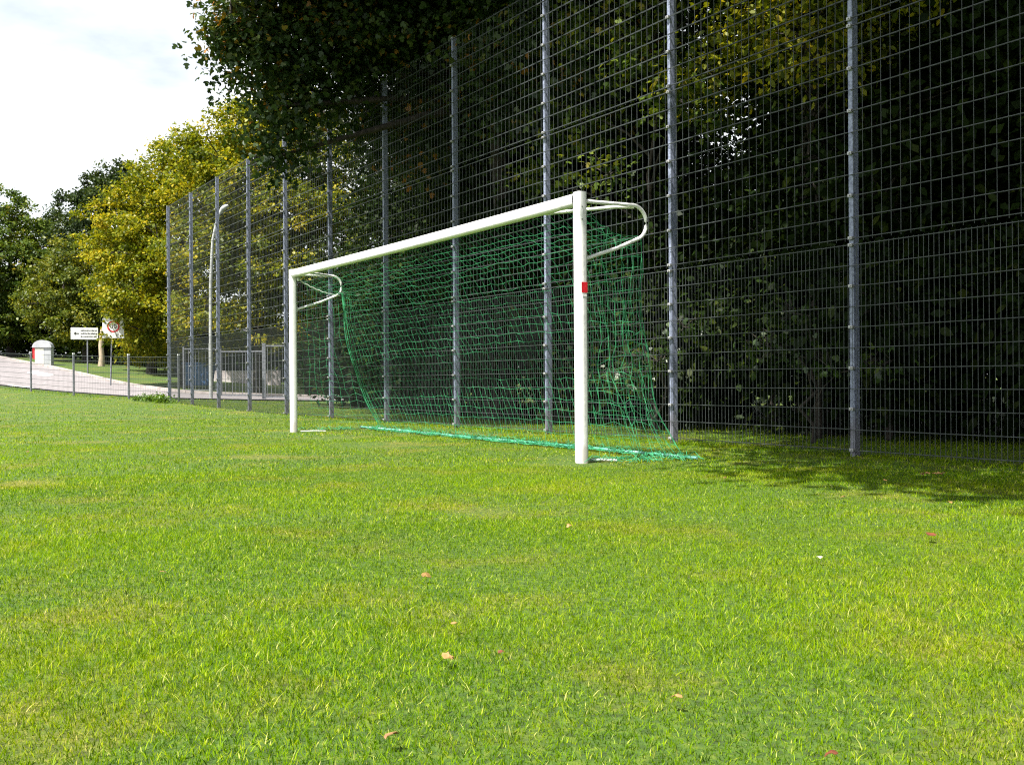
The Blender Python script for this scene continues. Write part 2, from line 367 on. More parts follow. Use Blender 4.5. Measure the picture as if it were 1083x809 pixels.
# ------------------------------------------------------------------ goal
goal = empty('football_goal', uv(0,0), ROTZ)   # local x = along the line, local -y = towards the fence (v = -y)
tag(goal, 'white full-size football goal with green net standing on the lawn before the fence', 'goal')
def gl(u, v, z): return (u, -v, z)
def sup(a, b, p, k=28):
    o = []
    for i in range(k):
        q = 2*math.pi*i/k; cc, ss = math.cos(q), math.sin(q)
        o.append((a*math.copysign(abs(cc)**p, cc), b*math.copysign(abs(ss)**p, ss)))
    return o
def goal_post(u, sgn):
    mb = MB(); prof = sup(.060, .052, .62)
    mb.prism([(u+a, b) for a, b in prof], -.15, GH-.001, True)
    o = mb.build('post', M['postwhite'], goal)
    cp = MB(); cp.prism([(u+a*1.0, b*1.0) for a, b in sup(.0585,.0505,.62)], GH-.001, GH+.006); cp.build('end_cap', M['alu'], o)
    g = MB(); xo = u+sgn*.0602
    g.box(min(xo, xo-sgn*.004), max(xo, xo-sgn*.004), -.009, .009, .35, 2.40); g.build('groove_rail', M['alu'], o)
    for zz in (2.42, 2.30):
        hb = MB(); hb.tube([(u+sgn*.058, .02, zz), (u+sgn*.0625, .02, zz)], .006, 8); hb.build('screw_hole', M['dark'], o)
    return o
p1 = goal_post(0, -1); p2 = goal_post(GL, 1)
st = MB(); st.box(-.0635, -.061, -.034, .034, 1.61, 1.71); st.build('red_sticker', M['red'], p1)
st = MB(); st.box(-.0632, -.061, -.025, .025, 1.575, 1.593); st.build('white_tape', M['paint'], p1)
mb = MB(); prof = sup(.052, .060, .62)
vs = []; nseg = 24
for i in range(nseg+1):
    u_ = .052+(GL-.104)*i/nseg; zc = GH-.061-.012*math.sin(math.pi*i/nseg)
    vs += [(u_, a, zc+b) for a, b in prof]
k = len(prof); fs = [(i*k+j, i*k+(j+1)%k, (i+1)*k+(j+1)%k, (i+1)*k+j) for i in range(nseg) for j in range(k)]
mb.add(vs, fs, True); cb = mb.build('crossbar', M['white'], goal)
for u_ in (.052, GL-.052-.22):
    mb = MB(); pr = sup(.0535, .0615, .62); mb.add([(u_, a, GH-.061+b) for a, b in pr]+[(u_+.22, a, GH-.063+b) for a, b in pr],
        [(j, (j+1)%k, k+(j+1)%k, k+j) for j in range(k)], True); mb.build('corner_sleeve', M['alu'], cb)

HB = .83  # hoop depth
def hoop(u, sgn, inn):
    """bent tube behind a post: top arm, round bend, lower arm back to the post"""
    pts = [gl(u, .045, 2.485)]
    for q in np.linspace(.25, .62, 4): pts.append(gl(u, q, 2.485+.03*(q-.05)))
    c0v, c0z, rr = HB-.17, 2.335, .17
    for a in np.linspace(90, -62, 12):
        pts.append(gl(u, c0v+rr*math.cos(R(a)), c0z+rr*1.0*math.sin(R(a))))
    pts += [gl(u, .45, 2.065), gl(u, .2, 1.985), gl(u, .05, 1.935)]
    mb = MB(); mb.tube(pts, .0185, 10); o = mb.build('net_hoop', M['white'], goal)
    br = MB(); br.tube([gl(u+inn*.62, .04, 2.455), gl(u+inn*.38, .28, 2.475), gl(u+inn*.12, .53, 2.493), gl(u+inn*.01, .68, 2.49)], .0175, 10)
    br.build('brace', M['white'], o)
    for (a, zz) in ((.045, 2.485), (.05, 1.935)):
        fl = MB(); fl.box(u-.03, u+.03, -a-.012, -a+.004, zz-.045, zz+.045); fl.build('bracket', M['alu'], o)
hoop(0, -1, 1); hoop(GL, 1, -1)
# white tie cord and knot at each corner
for u_, inn in ((GL, -1),):
    rp = MB(); n_ = 14; pts = []
    for i in range(n_+1):
        q = i/n_; pts.append(gl(u_+inn*(.10-.08*q), .05+.74*q, 2.40-.22*q-.55*q*(1-q)*.35+(.012 if i % 2 else 0)))
    rp.tube(pts, .008, 6); t_ = rp.build('tie_cord', M['rope'], goal)
    kn = MB(); kn.tube([gl(u_+inn*.10, .05, 2.43), gl(u_+inn*.10, .055, 2.405), gl(u_+inn*.10, .05, 2.375)], [.012,.026,.010], 7); kn.build('knot', M['rope'], t_)

# net
rg = random.Random(5)
NU, NB, NR = 58, 20, 7
def top_edge(q):           # q 0..1 near->far, rear top rope
    e = abs(2*q-1); sag = .30*(1-e**3.2)
    return np.array([q*GL, HB-.03-.10*(1-e**4), 2.22-sag])
def bot_edge(q):
    return np.array([-.28+q*(6.98+.28), 1.03+.26*q, .035])
def cross_edge(q):
    return np.array([.06+q*(GL-.12), .055, GH-.13-.012*math.sin(math.pi*q)])
def ns(a, b, c_=0): return math.sin(a*1.7+c_)*math.sin(b*2.3+1.1*a+c_*2)
def sheet(q, t):           # one sheet of net: crossbar (t 0) over the hoops to the ground bar (t 1)
    C = cross_edge(q); B_ = bot_edge(q); d = min(q, 1-q)*GL
    w_ = math.exp(-(d/.95)**1.25)
    tc_ = .27
    if t < tc_: a = t/tc_; ev, ez = .055+(HB-.085)*a, C[2]+(2.22-C[2])*a-.09*math.sin(math.pi*a)
    else: a = (t-tc_)/(1-tc_); ev, ez = (HB-.03)+(B_[1]-HB+.03)*a**2.2, 2.22*(1-a)+.035*a
    P0, P1, P2, P3_ = (.055, C[2]), (.50, C[2]-.33), (.92, 1.45), (B_[1]-.02, .035)
    tt = t**.92
    mv = sum(c_*p_[0] for c_, p_ in zip(((1-tt)**3, 3*tt*(1-tt)**2, 3*tt*tt*(1-tt), tt**3), (P0, P1, P2, P3_)))
    mz = sum(c_*p_[1] for c_, p_ in zip(((1-tt)**3, 3*tt*(1-tt)**2, 3*tt*tt*(1-tt), tt**3), (P0, P1, P2, P3_)))
    v_ = ev*w_+mv*(1-w_); z_ = ez*w_+mz*(1-w_)
    u_ = C[0]+(B_[0]-C[0])*(t**(2.2+5*max(0, 1-q*9)))
    pull = .16*math.sin(math.pi*min(1, t*1.1))*math.exp(-((d-.5)/.6)**2)*(1 if q > .5 else -1)
    return np.array([u_+pull*(1-w_)*.6, v_+.02*ns(q*22, t*8, 1.), z_+.014*ns(q*30, t*9)])
def back(q, t): return sheet(q, .27+.73*t)
def side(qside, t, w):     # t 0 top..1 bottom, w 0 post .. 1 rear ; qside 0 near 1 far
    rear = back(qside, t)
    u0 = GL*qside; sg = -1 if qside == 0 else 1
    front = np.array([u0, .055, 2.42*(1-t)+.03*t])
    top = np.array([u0, .055+(HB-.09)*w, 2.42-.20*w-.10*math.sin(math.pi*w)])
    p = front+(rear-front)*w
    ztop = top[2]; p[2] = ztop*(1-t)+.03*t
    fold = (.055 if qside == 0 else .035)
    p[0] += fold*math.sin(w*17+1.5*math.sin(t*5))*(.3+t)*math.sin(math.pi*min(1, w*1.02)) + sg*.16*math.sin(math.pi*w)*t**2
    p[1] += fold*.6*math.sin(t*13+w*7)*math.sin(math.pi*w)
    p[2] += .03*math.sin(w*21+t*3)*math.sin(math.pi*t)
    return p
nb = MB(); NRAD = .0021
def grid(fn, na, nb_, skip=0.0, jit=.006, r=NRAD):
    G = [[Vector(gl(*fn(i/na, j/nb_)))+Vector((rg.gauss(0, jit), rg.gauss(0, jit), rg.gauss(0, jit))) for j in range(nb_+1)] for i in range(na+1)]
    for i in range(na+1): nb.tube(G[i], r, 4, False)
    for j in range(nb_+1): nb.tube([G[i][j] for i in range(na+1)], r, 4, False)
grid(sheet, NU, NB+NR)
grid(lambda a, b: side(0, b, a), 11, NB, jit=.012); grid(lambda a, b: side(1, b, a), 9, NB, jit=.009)
# rear rope and side ropes
nb.tube([gl(*back(1, i/24)) for i in range(25)], .007, 5); nb.tube([gl(*back(1-.008, i/24)) for i in range(25)], .004, 5); nb.tube([gl(*back(1-.02, i/24)) for i in range(25)], .003, 5); nb.tube([gl(*back(0, i/24)) for i in range(25)], .0022, 5)
# slack netting lying bunched along the bar
for kx in range(38):
    off = rg.uniform(-.10, .03); hh = rg.uniform(.012, .055); ph = rg.uniform(0, 9); u_a = rg.uniform(-.02, .95)*GL; ln = rg.uniform(.8, 4.)
    pts = []; nn = int(ln/.09)
    for i in range(nn):
        uu_ = u_a+ln*i/nn
        if uu_ > GL-.1: break
        q = (uu_+.28)/(GL+.26); v_ = 1.03+.26*q+off+.035*math.sin(uu_*7+ph)+rg.gauss(0, .012)
        pts.append(gl(uu_, v_, max(.02, hh*(.75+.25*math.sin(uu_*9+ph*2))+rg.gauss(0, .009))))
    if len(pts) > 3: nb.tube(pts, .0034, 4, False)
for kx in range(260):
    uu_ = rg.uniform(-.1, GL-.2); q = (uu_+.28)/(GL+.26); v_ = 1.03+.26*q+rg.uniform(-.16, .03)
    a = rg.uniform(0, 6.28); l_ = rg.uniform(.05, .12); zz = rg.uniform(.02, .09)
    nb.tube([gl(uu_, v_, zz), gl(uu_+math.cos(a)*l_*.5, v_+math.sin(a)*l_*.4, zz+rg.uniform(-.01,.03)), gl(uu_+math.cos(a)*l_, v_+math.sin(a)*l_   , max(.015, zz-.03))], .003, 4, False)
# slack at the foot of each side
for (u0, qs) in ((0., 0), (GL, 1)):
    for kx in range(60 if qs == 0 else 34):
        w = rg.uniform(.0, 1.0); e = side(qs, 1, w); a = rg.uniform(0, 6.28); l_ = rg.uniform(.08, .2)
        b = e+np.array([rg.uniform(-.12, .10), rg.uniform(-.10, .14), 0])
        nb.tube([gl(b[0], b[1], rg.uniform(.02,.05)), gl(b[0]+math.cos(a)*l_*.5, b[1]+math.sin(a)*l_*.5, rg.uniform(.03,.09)), gl(b[0]+math.cos(a)*l_, b[1]+math.sin(a)*l_, .02)], .0034, 4, False)
net = nb.build('net', M['net'], goal)
bb = MB(); bb.tube([gl(-.50, 1.01, .03), gl(1.5, 1.075, .034), gl(4, 1.16, .028), gl(6.2, 1.235, .034), gl(GL+.32, 1.29, .032)], .014, 10)
bb.build('net_bar', M['bar'], goal)
gb = MB(); gb.tube([gl(.06, .09, .022), gl(-.04, .20, .026), gl(-.12, .33, .018)], .014, 8); gb.build('ground_tube', M['alu'], goal)
gb = MB(); gb.tube([gl(GL-.06, .09, .012), gl(GL-.12, .30, .015), gl(GL-.18, .46, .008)], .009, 8); gb.build('ground_tube', M['alu'], goal)

# ------------------------------------------------------------------ tall fence
fence = empty('tall_mesh_fence', uv(FA, FO), ROTZ)
tag(fence, 'tall grey steel ball-stop fence of three stacked mesh panels on box posts', 'fence')
J0, J1a, J1b, J2a, J2b = .07, 2.115, 2.185, 4.30, 4.37
def panel_mesh(z0, z1, nv, nh):
    mb = MB(); r = .0021
    for i in range(nv):
        xx = (i+.5)*SP/nv; mb.box(xx-r, xx+r, -r, r, z0-.028, z1+(.028 if z1 > 6 else .012))
    for j in range(nh+1):
        zz = z0+(z1-z0)*j/nh
        for yy in (.0078, -.0078):
            mb.box(.012, SP-.012, yy-.0030, yy+.0030, zz-.0031, zz+.0031)
    return mb.mesh('mesh_panel', M['wire'])
PM = [panel_mesh(J0, J1a, 50, 10), panel_mesh(J1b, J2a, 25, 10), panel_mesh(J2b, FH-.02, 25, 10)]
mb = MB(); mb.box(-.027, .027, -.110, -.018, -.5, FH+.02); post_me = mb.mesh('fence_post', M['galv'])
mb = MB(); mb.box(-.030, .030, -.113, -.015, FH+.02, FH+.035); cap_me = mb.mesh('post_cap', M['clamp'])
mb = MB(); mb.box(-.036, .010, -.017, .020, -.015, .015); mb.tube([(-.013, .02, 0), (-.013, .034, 0)], .009, 6); clamp_me = mb.mesh('clamp', M['clamp'])
NP0, NP1 = -3, 10
for n_ in range(NP0, NP1+1):
    zg = tz(*uv(FA+n_*SP, FO)[:2])
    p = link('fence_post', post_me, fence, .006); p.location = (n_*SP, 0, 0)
    cpo = link('post_cap', cap_me, p)
    if n_ >= -1:
        rows = [J0+(J1a-J0)*j/10 for j in (0,2,4,6,8,10)]+[J1b+(J2a-J1b)*j/10 for j in (0,2,4,6,8,10)]+[J2b+(FH-.02-J2b)*j/10 for j in (0,2,4,6,8)]
        for zz in rows:
            k_ = link('clamp', clamp_me, p); k_.location = (0, 0, zz)
    if n_ < NP1:
        for me_ in PM:
            q = link('mesh_panel', me_, fence); q.location = (n_*SP, 0, random.uniform(-.006, .006)); q.rotation_euler = (R(random.uniform(-.06, .06)), R(random.uniform(-.10, .10)), R(random.uniform(-.12, .12)))

# ------------------------------------------------------------------ low fence to the left
lf = empty('low_mesh_fence', (-11.2, 31.8, tz(-11.2, 31.8)))
tag(lf, 'low grey wire mesh fence between the lawn and the pale road', 'fence')
LP = [(-10.95, 32.2), (-13.3, 34), (-16.1, 36), (-18.8, 38.3), (-21.3, 40.7), (-24, 43.2), (-26.8, 45.7)]
for i, (px_, py_) in enumerate(LP):
    z_ = tz(px_, py_)
    mb = MB(); mb.box(-.03, .03, -.03, .03, -.4, 1.52); o = mb.build('fence_post', M['polegrey'], lf, .005)
    o.location = Vector((px_, py_, z_))-lf.location; o.rotation_euler = (0, 0, R(40))
    mb = MB(); mb.box(-.034, .034, -.034, .034, 1.52, 1.56); mb.build('post_cap', M['signwhite'], o)
    if i < len(LP)-1:
        qx, qy = LP[i+1]; zq = tz(qx, qy); mb = MB()
        a = Vector((px_, py_, z_)); b = Vector((qx, qy, zq)); ln = (b-a).length
        hz = [.10, .30, .50, .70, .90, 1.10, 1.28, 1.46]
        for hh in hz: mb.tube([a+Vector((0,0,hh))-lf.location, b+Vector((0,0,hh))-lf.location], .0085, 4, False)
        nv = int(ln/.1)
        for j in range(1, nv):
            p_ = a.lerp(b, j/nv)-lf.location; mb.tube([p_+Vector((0,0,.08)), p_+Vector((0,0,1.48))], .0022, 4, False)
        mb.build('mesh_panel', M['wire'], lf)

# ------------------------------------------------------------------ foliage
def leaf_shape(kind):
    if kind == 'maple':
        return np.array([(0,-.05,0),(.30,.02,-.05),(.52,.30,-.12),(.22,.42,.02),(.30,.72,-.06),(0,1,-.10),(-.30,.72,-.06),(-.22,.42,.02),(-.52,.30,-.12),(-.30,.02,-.05)], float)
    if kind == 'oval':
        return np.array([(0,0,0),(.28,.35,.04),(.22,.75,.0),(0,1.05,-.12),(-.22,.75,0),(-.28,.35,.04)], float)
    return np.array([(0,0,0),(.34,.5,.07),(0,1,-.06),(-.34,.5,.07)], float)
def crown_mesh(name, blobs, nleaf, size, mat_, seed, kind='quad', clump=.38, per=34, inner=.5, hang=.35, zmin=None):
    r = np.random.default_rng(seed)
    B_ = np.array([(*c_, *rad) for c_, rad in blobs], float)
    wt = (B_[:, 3]*B_[:, 4]*B_[:, 5])**(2/3); wt /= wt.sum()
    nc = max(4, nleaf//per); bi = r.choice(len(B_), nc, p=wt)
    d = r.normal(size=(nc, 3)); d /= np.linalg.norm(d, axis=1)[:, None]
    rad = inner+(1.06-inner)*np.sqrt(r.random(nc)); rad *= 1+.16*np.sin(d[:, 0]*5+seed)*np.sin(d[:, 1]*6+d[:, 2]*4)
    C = B_[bi, :3]+B_[bi, 3:]*d*rad[:, None]
    li = r.integers(0, nc, nleaf)
    cs = clump*r.uniform(.6, 1.35, nc)
    off = np.clip(r.normal(size=(nleaf, 3)), -1.8, 1.8)*np.array([1, 1, .55])*cs[li][:, None]
    P_ = C[li]+off
    if zmin is not None: P_[:, 2] = np.maximum(P_[:, 2], zmin+r.random(nleaf)*.3)
    # orientation: up-ish/outward normals, tips droop
    nrm = r.normal(size=(nleaf, 3))*.75+d[li]*.45+np.array([0, 0, .75]); nrm /= np.linalg.norm(nrm, axis=1)[:, None]
    tip = r.normal(size=(nleaf, 3))+d[li]*.5+np.array([0, 0, -hang*2]); tip -= nrm*(tip*nrm).sum(1)[:, None]; tip /= np.linalg.norm(tip, axis=1)[:, None]+1e-9
    sd = np.cross(tip, nrm); S = leaf_shape(kind); k = len(S)
    sz = size*r.uniform(.6, 1.3, nleaf)
    V_ = P_[:, None]+sz[:, None, None]*(S[None, :, 0, None]*sd[:, None]+S[None, :, 1, None]*tip[:, None]+S[None, :, 2, None]*nrm[:, None])
    cr_ = r.normal(0, .16, nc)
    rv = np.clip(r.beta(2, 2.6, nleaf)+cr_[li], 0, 1)
    F_ = np.arange(nleaf*k).reshape(nleaf, k)
    me_ = np_mesh(name, V_.reshape(-1, 3), k, F_, mat_, np.repeat(rv, k))
    return me_, C
def trunk_mesh(blobs, h0, r0, lean, C, seed, mat_, twigs=60, top=None):
    r = random.Random(seed); mb = MB()
    top = top or max(b[0][2] for b in blobs)
    base = [Vector((0,0,-.3))]; n_ = 7
    for i in range(1, n_+1):
        q = i/n_; base.append(Vector((lean[0]*q*q+r.gauss(0, .06), lean[1]*q*q+r.gauss(0, .06), top*q)))
    rad = [r0*1.35]+[r0*(1-.78*i/n_) for i in range(1, n_+1)]
    mb.tube(base, rad, 9)
    for c_, _ in blobs:
        c_ = Vector(c_); zt = max(h0, min(top*.85, c_.z-.35*Vector((c_.x, c_.y, 0)).length-.3)); q = zt/top
        i0 = min(int(q*n_), n_-1); st_ = base[i0].lerp(base[i0+1], q*n_-i0)
        mid = st_.lerp(c_, .5)+Vector((r.gauss(0, .2), r.gauss(0, .2), .25))
        mb.tube([st_, st_.lerp(mid, .5)+Vector((0,0,.1)), mid, c_], [r0*.42, r0*.34, r0*.25, r0*.10], 6)
    Bc = np.array([b[0] for b in blobs]); idx = [r.randrange(len(C)) for _ in range(twigs)]
    for i in idx:
        p_ = Vector(C[i]); b_ = Vector(Bc[np.argmin(((Bc-C[i])**2).sum(1))])
        m_ = b_.lerp(p_, .5)+Vector((r.gauss(0,.12), r.gauss(0,.12), r.uniform(0,.2)))
        mb.tube([b_, m_, p_], [r0*.11+.008, r0*.07+.006, .005], 4, False)
    return mb.mesh('trunk', mat_)
def make_tree(name, loc, blobs, nleaf, size, lm, seed, label, cat='tree', group=None, kind='quad', h0=2.0, r0=.2, lean=(0,0), bark=None, clump=.38, per=34, inner=.5, twigs=60, rz=0, top=None, hang=.35):
    t_ = empty(name, loc, rz); tag(t_, label, cat, group)
    cm, C = crown_mesh('crown', blobs, nleaf, size, lm, seed, kind, clump, per, inner, hang)
    link('crown', cm, t_); link('trunk', trunk_mesh(blobs, h0, r0, lean, C, seed, bark or M['bark'], twigs, top), t_)
    return t_
def blobset(seed, h0, h1, rad, n_, squash=.75, fy=1.0):
    r = random.Random(seed); bl = []
    for i in range(n_):
        q = (i+.5)/n_; z_ = h0+(h1-h0)*q; env = rad*(math.sin(math.pi*min(1, .18+.82*q**.8))**.6)
        a = i*2.4+r.uniform(-.5, .5); d_ = env*r.uniform(.35, .62); br = max(.7, env*r.uniform(.42, .62))
        bl.append(((math.cos(a)*d_, math.sin(a)*d_*fy, z_), (br, br*fy, br*squash)))
    bl.append(((0, 0, (h0+h1)/2), (rad*.55, rad*.55*fy, (h1-h0)*.42)))
    return bl

SHRUB_L = 'dark leafy shrub in the shade behind the tall fence'
WOOD_L = 'dark leafy tree in the shaded wood behind the tall fence'
WOOD_G = 'trees of the wood behind the tall fence'
# wood prototypes
protos = []
for i, (sd, h0, h1, rd, nl) in enumerate([(31, 1.6, 13.5, 3.7, 30000), (32, 2.0, 14.5, 3.9, 30000), (33, 1.2, 12.5, 3.5, 28000)]):
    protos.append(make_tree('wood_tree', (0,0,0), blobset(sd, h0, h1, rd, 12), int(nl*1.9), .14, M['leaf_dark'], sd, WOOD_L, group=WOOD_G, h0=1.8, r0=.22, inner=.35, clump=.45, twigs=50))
spots = [(-9.5, 7.6, 0, 1.0), (-5.4, 7.2, 1, .95), (-1.5, 7.8, 2, 1.0), (1.9, 7.4, 1, .92), (10.0, 8.2, 2, .95), (12.6, 7.3, 0, .9), (14.8, 8.2, 1, .9), (18.6, 8.4, 2, .85),
         (-12, 12.5, 1, 1.1), (-7, 12.8, 2, 1.15), (-2.6, 13, 0, 1.15), (3.0, 13.2, 1, 1.1), (7.2, 13.2, 2, 1.0), (16.2, 13.4, 0, 1.05), (10.6, 11.0, 1, .6), (18, 13.5, 2, 1.0),
         (-14, 19, 0, 1.25), (-8, 19, 1, 1.25), (-3.6, 19.5, 2, 1.2), (5.5, 19.6, 0, 1.25), (11.2, 20, 1, 1.2), (24, 20, 2, 1.2), (30, 19, 0, 1.15), (2.4, 27, 2, 1.1), (13, 28, 0, 1.3), (21, 30, 1, 1.15), (-6, 27, 1, 1.3)]
used = [False]*3
for (u_, v_, k_, sc_) in spots:
    o = protos[k_] if not used[k_] else copy_tree(protos[k_]); used[k_] = True
    p = uv(u_, v_); o.location = (p.x, p.y, tz(p.x, p.y)-.05); o.rotation_euler = (0, 0, random.uniform(0, 6.28)); o.scale = (sc_, sc_, sc_)
# shrubs under the trees
shp = []
for i in range(3):
    sd = 51+i
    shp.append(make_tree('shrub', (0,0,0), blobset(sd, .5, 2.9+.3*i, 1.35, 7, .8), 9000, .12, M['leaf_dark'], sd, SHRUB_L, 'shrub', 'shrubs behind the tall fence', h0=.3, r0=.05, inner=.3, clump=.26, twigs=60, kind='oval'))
used = [False]*3
for j, (u_, v_) in enumerate([(-8.4, 4.9), (-6.2, 5.3), (-4.2, 4.9), (-2.0, 5.4), (.3, 5.1), (2.4, 5.5), (4.6, 5.0), (6.8, 5.4), (9.0, 5.1), (11.4, 5.4), (13.6, 5.2), (15.6, 6.0), (17.6, 6.2), (19.8, 6.6), (21.6, 7.4), (-7.3, 7.2), (-3.0, 7.4), (1.2, 7.6), (5.6, 7.4), (9.8, 7.6), (-1, 10), (3.4, 10), (7.6, 10), (12, 10), (-5, 10)]):
    k_ = j % 3; o = shp[k_] if not used[k_] else copy_tree(shp[k_]); used[k_] = True
    p = uv(u_, v_); sc_ = random.uniform(.85, 1.15); o.location = (p.x, p.y, -.05); o.rotation_euler = (0,0,random.uniform(0,6.28)); o.scale = (sc_, sc_, sc_*random.uniform(.9, 1.2))

def world_blobs(origin, lst):
    o = Vector(origin); res = []
    for (u_, v_, z_, ru, rz_) in lst:
        p = uv(u_, v_, z_)-o; res.append(((p.x, p.y, p.z), (ru, ru, rz_)))
    return res
# maple overhanging the fence, upper left of the view
o_ = uv(9.2, 5.0)
def vb(px_, py_, Y, r_, rz_):
    X = (px_-541.5)/f_px*Y; z_ = CAM_H+(404.5-py_)/f_px*Y; return ((X-o_.x, Y-o_.y, z_), (r_, r_, rz_))
bl = [vb(285, 62, 18, .95, .8), vb(302, 112, 17.6, .72, .6), vb(345, 60, 18.3, 1.1, .9), vb(405, 25, 18.4, 1.0, .9), vb(300, 0, 18.5, 1.2, 1.0), vb(298, 165, 17.6, .35, .35), vb(465, -5, 18.6, .95, .8), vb(246, 30, 17.8, .4, .35)]
bl += world_blobs(o_, [(9.4, 2.0, 9.2, 2.4, 1.9), (6.4, 1.2, 9.6, 2.2, 1.5), (7.6, -.6, 10.2, 2.2, 1.6), (5.0, 2.2, 10.4, 2.4, 1.8), (10, 4.0, 10.5, 3.0, 3.0), (7.6, 5.5, 9.5, 3.2, 3.4), (10.5, 4, 7.0, 2.0, 2.0), (6.6, 4.6, 6.6, 1.8, 1.8)])
make_tree('maple_tree', o_, bl, 175000, .102, M['leaf_maple'], 71, 'large dark maple reaching over the top of the tall fence, upper left', kind='maple', h0=6.2, r0=.28, inner=.35, clump=.30, per=42, twigs=160, top=10)
# canopy over the right end
o_ = uv(-6.5, 5.2)
bl = world_blobs(o_, [(-4.3, -2.9, 9.4, 2.0, 1.2), (-2.3, -2.2, 9.2, 1.6, 1.1), (-6.2, -3.2, 9.6, 2.2, 1.3), (-3.2, -.6, 9.6, 2.2, 1.4), (-8.0, -2.3, 10, 2.8, 1.6), (-10.5, -1.2, 10, 2.8, 1.8), (-1.8, -.7, 9.6, 1.9, 1.3), (-4.0, 1.0, 10.6, 3.0, 2.0), (-7.0, 1.6, 11, 3.4, 2.4), (-6, 4.5, 11, 3.6, 3.0), (-9.5, 4, 10.5, 3.6, 3.0), (-2.2, 1.6, 9.6, 2.0, 1.5), (-3.4, 4.2, 9, 2.6, 2.4)])
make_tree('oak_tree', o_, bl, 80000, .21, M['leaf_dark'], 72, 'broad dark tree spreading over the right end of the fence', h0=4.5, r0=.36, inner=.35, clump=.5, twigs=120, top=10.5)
# crowns above the middle
o_ = uv(1.8, 5.6)
bl = world_blobs(o_, [(7.0, 1.6, 10.0, 2.0, 1.4), (1.6, 4.0, 10.8, 3.4, 2.4), (4.2, 4.8, 9.8, 2.6, 2.4), (-.8, 4.8, 9.4, 2.4, 2.0)])
make_tree('ash_tree', o_, bl, 38000, .19, M['leaf_dark'], 73, 'dark tree with high crown behind the middle of the tall fence', h0=4.5, r0=.26, inner=.35, clump=.48, twigs=120, top=9.8)
# yellow-green sprays right behind the mesh
o_ = uv(1.1, 4.7)
bl = world_blobs(o_, [(.7, 4.0, 5.0, .95, .55), (.0, 4.0, 5.5, .8, .5), (1.4, 4.0, 5.4, .8, .5), (.4, 3.9, 4.55, .6, .35), (-.6, 3.9, 5.1, .6, .35), (2.2, 4.0, 4.9, .6, .4)])
make_tree('young_lime_tree', o_, bl, 5200, .085, M['leaf_yellow'], 74, 'young lime tree with sunlit yellow-green leaves seen through the upper mesh', kind='oval', h0=2.6, r0=.05, inner=.2, clump=.22, per=20, twigs=60, top=5.3)
o_ = uv(4.2, 4.7)
bl = world_blobs(o_, [(2.6, 3.9, 4.6, .7, .4), (3.4, 4.0, 5.4, .8, .45), (4.4, 3.9, 6.2, .9, .5), (3.0, 4.1, 6.5, .7, .4), (5.2, 4.0, 5.0, .7, .4), (4.2, 3.8, 3.9, .5, .3), (5.8, 4.1, 6.6, .8, .5), (2.2, 4.0, 7.0, .8, .45), (6.4, 4.0, 4.2, .5, .3), (3.6, 4.0, 7.4, .9, .5)])
make_tree('young_maple_tree', o_, bl, 4200, .10, M['leaf_mid'], 75, 'young tree with sunlit mid-green sprays behind the mesh above the goal', kind='maple', h0=1.8, r0=.06, inner=.15, clump=.24, per=16, twigs=80, top=7)
def spray(lst, nleaf, seed, label, orig):
    o_ = uv(*orig); bl = world_blobs(o_, lst)
    return make_tree('hazel_bush', o_, bl, nleaf, .085, M['leaf_bush'], seed, label, 'bush', kind='maple', h0=.3, r0=.03, inner=.2, clump=.16, per=14, twigs=40, top=max(q[2] for q in lst))
spray([(-3.4, 3.5, .9, .35, .25), (-3.2, 3.6, .5, .35, .2), (-3.7, 3.7, .7, .3, .25)], 260, 81, 'low green seedling behind the mesh at the right edge', (-3.4, 3.6))
spray([(.6, 3.7, 1.5, .3, .18), (1.0, 3.7, 1.2, .35, .2), (.2, 3.8, 1.0, .3, .2), (-.4, 3.8, .9, .3, .15)], 420, 82, 'thin leafy sprig lit by the sun beside the post right of the goal', (.5, 3.9))
spray([(3.2, 3.6, 1.1, .4, .25), (3.8, 3.7, .8, .4, .25), (2.6, 3.8, 1.5, .3, .2)], 380, 83, 'small leafy sprig growing behind the fence inside the goal view', (3.2, 3.9))

